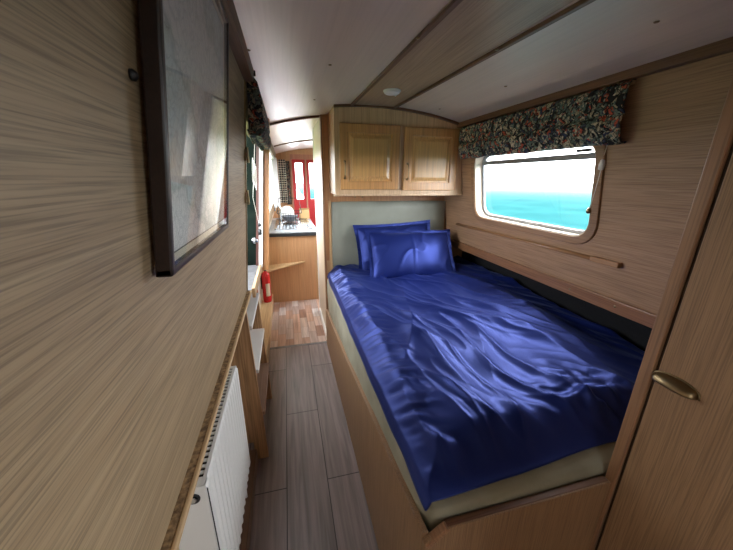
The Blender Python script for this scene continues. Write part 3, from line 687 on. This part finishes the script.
pillow('pillow', 'navy satin pillow at the back leaning on the grey-green headboard', (.885, 2.46, .925), .71, .45, .13, math.radians(70), .0, .04, 5.1)
pillow('pillow', 'navy satin pillow in front, propped against the other pillow', (.955, 2.26, .905), .75, .46, .16, math.radians(56), -.03, -.03, 1.3)

hb = thing('headboard', 'grey-green padded headboard panel behind the pillows', 'headboard', (.86, 2.58, .75))
bm = rounded_slab(.352, 1.385, 2.562, 2.592, .74, 1.312, .012, None, 8); obj('pad', bm, PADDED, hb, smooth=True)
bm = B(); box(bm, .33, .352, 2.575, 2.597, .7, 1.318); box(bm, .306, .332, 2.588, 2.597, .7, .81); obj('side_strip', bm, PINE_Z, hb, bevel=.002)

# ------------------------------------------------------------------ wardrobe at the right
wd = thing('wardrobe', 'tall oak veneer wardrobe at the foot of the bed on the right', 'wardrobe', (1.15, .08, 0))
bm = B(); prism(bm, [(.893, -.35, 0), (.893, .478, 0), (1.6, .478, 0), (1.6, -.35, 0)], (0, 0, .92))
hexa(bm, [(.893, -.35, .92), (.893, .478, .92), (1.42, .478, .92), (1.42, -.35, .92), (.893, -.35, zc(.893) - .003), (.893, .478, zc(.893) - .003), (1.28, .478, zc(1.28) - .003), (1.28, -.35, zc(1.28) - .003)])
obj('carcass', bm, OAK_V, wd)
bm = B(); box(bm, .868, .9, .470, .499, 0, 1.96); obj('corner_post', bm, TRIM_Z, wd, bevel=.003)
bm = B(); box(bm, .878, .898, .460, .4705, 0, 1.955); obj('shadow_gap', bm, mat('painted_gap_shade', (.05, .028, .016), .8), wd)  # dark brown strip, paints in the shade between post and door
bm = B(); box(bm, 0.871, .892, -.33, .462, .03, 1.93); dr = obj('door', bm, OAK_V, wd, bevel=.003)
# cup pull: a quarter dome open at the bottom, with a back lip
bm = B(); n1, n2 = 20, 10; hy, hz = .044, .022; cy_, cz_ = .421, 1.036
def cup(u, v):
    a = PI * u; b = PI / 2 * v          # a along, b from wall rim to outer lip
    y = cy_ - hy * math.cos(a) ; r = math.sin(a) ** .6 if 0 < u < 1 else 0
    return (.871 - .024 * r * math.sin(b), y, cz_ - .008 + hz * 1.1 * r * math.cos(b))
grid(bm, cup, n1, n2)
g = bmesh.ops.extrude_face_region(bm, geom=bm.faces[:]); bmesh.ops.translate(bm, vec=(.0022, 0, -.002), verts=[e for e in g['geom'] if isinstance(e, bmesh.types.BMVert)])
tube(bm, [(.870, cy_ - (hy + .004) * math.cos(PI * k / 16), cz_ - .009 + (hz + .005) * math.sin(PI * k / 16) ** .7) for k in range(17)], .0022, 6)
obj('cup_handle', bm, BRASS, dr, smooth=True)

# ------------------------------------------------------------------ kitchen end
ku = thing('kitchen_unit', 'kitchen unit with orange wood end panel past the passage', 'kitchen unit', (.03, 4.3, 0))
bm = B(); box(bm, -.358, .315, 3.745, 3.765, 0, .83); obj('end_panel', bm, KITCH, ku, bevel=.002)
bm = B(); box(bm, -.34, .31, 3.765, 5.1, .02, .83); obj('carcass', bm, OAK_CAB, ku)
bm = B(); box(bm, .3, .32, 3.74, 3.768, 0, .83); obj('corner_strip', bm, PINE_Z, ku, bevel=.002)
wt = thing('worktop', 'pale worktop with dark edge and steel sink on the kitchen unit', 'worktop', (.03, 4.4, .83))
bm = B(); box(bm, -.24, .335, 3.725, 5.12, .83, .868); obj('edging', bm, WEDGE, wt, bevel=.003)
bm = B(); box(bm, -.243, .338, 3.722, 5.123, .868, .885); obj('top_surface', bm, WORKTOP, wt, bevel=.004)
bm = B()
for a, b, c, d in ((-.17, .29, 3.9, 3.925), (-.17, .29, 4.86, 4.9), (-.17, -.14, 3.9, 4.9), (.26, .29, 3.9, 4.9)): box(bm, a, b, c, d, .885, .893)
box(bm, -.14, .26, 4.25, 4.28, .885, .893)
for k in range(9): box(bm, -.12 + k * .043, -.105 + k * .043, 3.94, 4.24, .885, .891)
box(bm, -.145, .265, 4.275, 4.865, .8851, .8875)
obj('sink', bm, STEEL, wt, bevel=.002)
tp = thing('mixer_tap', 'chrome swan-neck tap standing beside the kitchen sink', 'tap', (-.085, 4.18, .885))
bm = B(); lathe(bm, [(.024, 0), (.024, .006), (.016, .01), (.014, .05), (.016, .055), (.01, .06)], T(-.085, 4.18, .885), 16); obj('base', bm, STEEL, tp, smooth=True)
bm = B(); tube(bm, [(-.085, 4.18, .94), (-.085, 4.18, 1.12)] + [(-.085 - .035 + .035 * math.cos(a), 4.18 + .02 * (1 - math.cos(a)), 1.12 + .05 * math.sin(a)) for a in [PI * k / 8 for k in range(1, 9)]] + [(-.155, 4.22, 1.08)], .011, 10); obj('spout', bm, STEEL, tp, smooth=True)
bm = B(); tube(bm, [(-.085, 4.18, .925), (-.04, 4.165, .945)], .006, 8); lathe(bm, [(.009, -.008), (.011, 0), (.009, .008)], T(-.035, 4.163, .947), 12); obj('lever', bm, STEEL, tp, smooth=True)
# dish rack with bowl
rk = thing('dish_rack', 'dark wire dish rack behind the tap on the kitchen worktop', 'dish rack', (.03, 4.55, .8875))
bm = B()
for z, e in ((.893, 0), (1.03, .015)):
    tube(bm, [(-.12 - e, 4.4 - e, z), (.17 + e, 4.4 - e, z), (.17 + e, 4.75 + e, z), (-.12 - e, 4.75 + e, z)], .005, 6, closed=True)
for k in range(10):
    x = -.12 + .29 * k / 9; tube(bm, [(x, 4.385, 1.03), (x, 4.4, .893), (x, 4.75, .893), (x, 4.765, 1.03)], .003, 6)
obj('basket', bm, BLACK, rk)
bm = B(); tube(bm, [(-.14, 4.42, 1.03), (-.1, 4.42, 1.23), (.16, 4.42, 1.23), (.19, 4.42, 1.03)], .006, 6); obj('handle', bm, BLACK, rk)
bm = B(); lathe(bm, [(.05, 0), (.085, .02), (.115, .075), (.12, .08), (.112, .08), (.08, .024), (.001, .012)], T(.03, 4.56, .9), 28); setp(obj('bowl', bm, GREYBOWL, smooth=True), 'grey bowl standing in the dish rack', 'bowl')
bm = B(); lathe(bm, [(.001, .0), (.075, .002), (.105, .012), (.105, .016), (.07, .007), (.001, .005)], T(-.01, 4.7, 1.0) @ RX(math.radians(78)), 28); setp(obj('plate', bm, WHITE, smooth=True), 'white plate upright at the back of the dish rack', 'plate')
bx = thing('cardboard_box', 'tan cardboard box beside the dish rack in front of the red doors', 'box', (.27, 4.95, .885))
bm = B(); box(bm, .18, .33, 4.92, 5.08, .886, 1.03); obj('carton', bm, CARD, bx, bevel=.002)
bm = B(); hexa(bm, [(.18, 4.92, 1.03), (.33, 4.92, 1.03), (.33, 4.87, 1.05), (.18, 4.87, 1.05), (.18, 4.922, 1.033), (.33, 4.922, 1.033), (.33, 4.872, 1.053), (.18, 4.872, 1.053)]); obj('flap', bm, CARD, bx)
# corner shelf on the unit's end
bm = B(); prism(bm, [(-.345, 3.744, .468), (.17, 3.744, .5), (-.345, 3.5, .452)], (0, 0, .018)); setp(obj('flap_shelf', bm, PINE, bevel=.002), 'narrow tapering pale wood shelf on the kitchen end panel', 'shelf')
# curtains
def drape(name, label, x0, x1, y0, y1, z0, z1, m, amp, waves, seed):
    def f(u, v):
        x = x0 + (x1 - x0) * u; y = y0 + (y1 - y0) * u; k = amp * math.sin(u * waves * 2 * PI + seed) * (1 - .4 * v)
        nx, ny = (y1 - y0), -(x1 - x0); l = math.hypot(nx, ny)
        pin = 1 - .25 * math.sin(PI * min(1, (1 - v) * 1.1)) * (u - .5)
        return (x + nx / l * k, y + ny / l * k, z0 + (z1 - z0) * v)
    bm = B(); grid(bm, f, 70, 12); o = obj(name, bm, m, smooth=True)
    s = o.modifiers.new('thick', 'SOLIDIFY'); s.thickness = .003
    return setp(o, label, 'curtain')
drape('checked_curtain', 'black and white checked curtain left of the red doors', -.1, .02, 5.62, 5.62, 1.08, 1.78, CHECKS, .014, 3, 0)
drape('dark_curtain', 'dark patterned curtain between the checked curtain and the red doors', .015, .085, 5.64, 5.64, 1.05, 1.76, FLORAL_D, .012, 2, 1)
drape('lace_curtain', 'white lace curtain gathered at the kitchen window on the left', -.165, -.10, 4.45, 4.85, 1.1, 1.76, LACE, .018, 5, 0)
# extinguisher
ex = thing('fire_extinguisher', 'red fire extinguisher standing on the low box by the kitchen panel', 'fire extinguisher', (-.289, 3.5, .12))
E0 = T(-.289, 3.5, .1205)
bm = B(); lathe(bm, [(.04, 0), (.046, .008), (.047, .02), (.047, .3), (.042, .335), (.025, .355), (.015, .362), (.015, .375)], E0, 28); cyl = obj('cylinder', bm, RED, ex, smooth=True)
bm = B(); prism(bm, [(-.289 + .0476 * math.sin(a), 3.5 - .0476 * math.cos(a), .2) for a in [-.1 + 1.0 * k / 10 for k in range(11)]] + [(-.289 + .0486 * math.sin(a), 3.5 - .0486 * math.cos(a), .2) for a in [-.1 + 1.0 * k / 10 for k in range(10, -1, -1)]], (0, 0, .15)); obj('instruction_label', bm, CREAM, cyl)
bm = B(); box(bm, -.303, -.275, 3.486, 3.514, .49, .525); tube(bm, [(-.289, 3.5, .52), (-.289, 3.44, .545)], .007, 8); tube(bm, [(-.289, 3.5, .535), (-.289, 3.445, .57)], .006, 8); obj('valve', bm, BLACK, ex, bevel=.002)
bm = B(); tube(bm, [(-.289, 3.51, .505), (-.335, 3.52, .5), (-.342, 3.51, .45), (-.341, 3.5, .28)], .008, 8); obj('hose', bm, BLACK, ex, smooth=True)
# red and white pouch hanging from the sill edge
bm = rounded_slab(-.262, -.242, 2.16, 2.34, .66, .89, .008, None, 6)
pz = setp(obj('safety_pouch', bm, RED, smooth=True), 'red pouch with pale panel hanging past the steps', 'pouch')
bm = B(); box(bm, -.2425, -.24, 2.19, 2.31, .68, .75); obj('pale_panel', bm, WHITE, pz)
bm = B(); box(bm, -.26, -.244, 2.165, 2.335, .885, .899); obj('hanging_strap', bm, BLACK, pz)

# ------------------------------------------------------------------ outside
bm = B(); grid(bm, lambda u, v: (1.75 + 250 * u * u, -120 + 240 * v, -.35), 30, 30)
wm = bpy.data.materials.new('turquoise_water'); wm.use_nodes = True; N = wm.node_tree.nodes; L = wm.node_tree.links; N.clear()
tc = N.new('ShaderNodeTexCoord'); nz = N.new('ShaderNodeTexNoise'); nz.inputs['Scale'].default_value = .35; nz.inputs['Detail'].default_value = 3; L.new(tc.outputs['Object'], nz.inputs['Vector'])
rw = ramp(N, [(.35, (.009, .040, .042)), (.65, (.012, .050, .051))]); L.new(nz.outputs['Fac'], rw.inputs[0])
df = N.new('ShaderNodeBsdfDiffuse'); L.new(rw.outputs[0], df.inputs[0]); gl = N.new('ShaderNodeBsdfGlossy'); gl.inputs['Roughness'].default_value = .1
lw = N.new('ShaderNodeLayerWeight'); pw = N.new('ShaderNodeMath'); pw.operation = 'POWER'; pw.inputs[1].default_value = 90; L.new(lw.outputs['Facing'], pw.inputs[0])
ms = N.new('ShaderNodeMixShader'); L.new(pw.outputs[0], ms.inputs[0]); L.new(df.outputs[0], ms.inputs[1]); L.new(gl.outputs[0], ms.inputs[2])
ou = N.new('ShaderNodeOutputMaterial'); L.new(ms.outputs[0], ou.inputs[0])
struct('water', bm, wm)
bm = B(); grid(bm, lambda u, v: (-.6 - 80 * u, -60 + 120 * v, -.1), 6, 6)
struct('ground', bm, noisy('bank_grass', (.04, .075, .02), (.09, .14, .04), 3, .9))

# ------------------------------------------------------------------ light: an overcast sky through the windows
W = bpy.data.worlds.new('overcast'); S.world = W; W.use_nodes = True
bg = W.node_tree.nodes['Background']; bg.inputs[0].default_value = (.92, .96, 1, 1); bg.inputs[1].default_value = 1.0
def portal(name, loc, rot, sx, sy):
    l = bpy.data.lights.new(name, 'AREA'); l.shape = 'RECTANGLE'; l.size = sx; l.size_y = sy; l.cycles.is_portal = True
    o = bpy.data.objects.new(name, l); C.objects.link(o); o.location = loc; o.rotation_euler = rot
portal('window_daylight', (1.45, 1.6275, 1.45), (0, math.radians(90), 0), .5, 1.02)
portal('kitchen_daylight', (-.24, 3.8, 1.44), (0, math.radians(-90), 0), .7, 1.8)
portal('kitchen_daylight', (1.44, 4.15, 1.43), (0, math.radians(90), 0), .7, 1.55)
portal('added_window_daylight', (1.44, -1.15, 1.44), (0, math.radians(90), 0), .64, 1.1)  # sky portals for the two added windows behind the camera
portal('added_window_daylight', (-.24, -1.475, 1.505), (0, math.radians(-90), 0), .51, .65)
portal('hatch_daylight', (-.44, 1.73, 1.425), (0, math.radians(-90), 0), .55, .62)  # sky portal for the added hatch pane
portal('door_daylight', (.36, 5.76, 1.43), (math.radians(-90), 0, 0), .5, .66)

# ------------------------------------------------------------------ camera
cam = bpy.data.cameras.new('camera'); co = bpy.data.objects.new('camera', cam); C.objects.link(co); S.camera = co
cam.sensor_width = 36; cam.lens = 307.52 / 733 * 36; cam.clip_start = .01; cam.clip_end = 500
pi_, ya, ro = math.radians(17.527), math.radians(14.312), math.radians(.4564)
fwd = Vector((math.sin(ya) * math.cos(pi_), math.cos(ya) * math.cos(pi_), -math.sin(pi_)))
rt = Vector((math.cos(ya), -math.sin(ya), 0)); up = rt.cross(fwd)
r2 = math.cos(ro) * rt + math.sin(ro) * up; u2 = -math.sin(ro) * rt + math.cos(ro) * up
m = Matrix((r2, u2, -fwd)).transposed().to_4x4(); m.translation = (0, 0, 1.5); co.matrix_world = m

S.view_settings.view_transform = 'Standard'; S.view_settings.look = 'None'; S.view_settings.gamma = 1; S.view_settings.use_curve_mapping = False
S.view_settings.exposure = 4.42
S.cycles.max_bounces = 14; S.cycles.diffuse_bounces = 8; S.cycles.transparent_max_bounces = 12
S.cycles.use_denoising = True
S.cycles.sample_clamp_indirect = 8
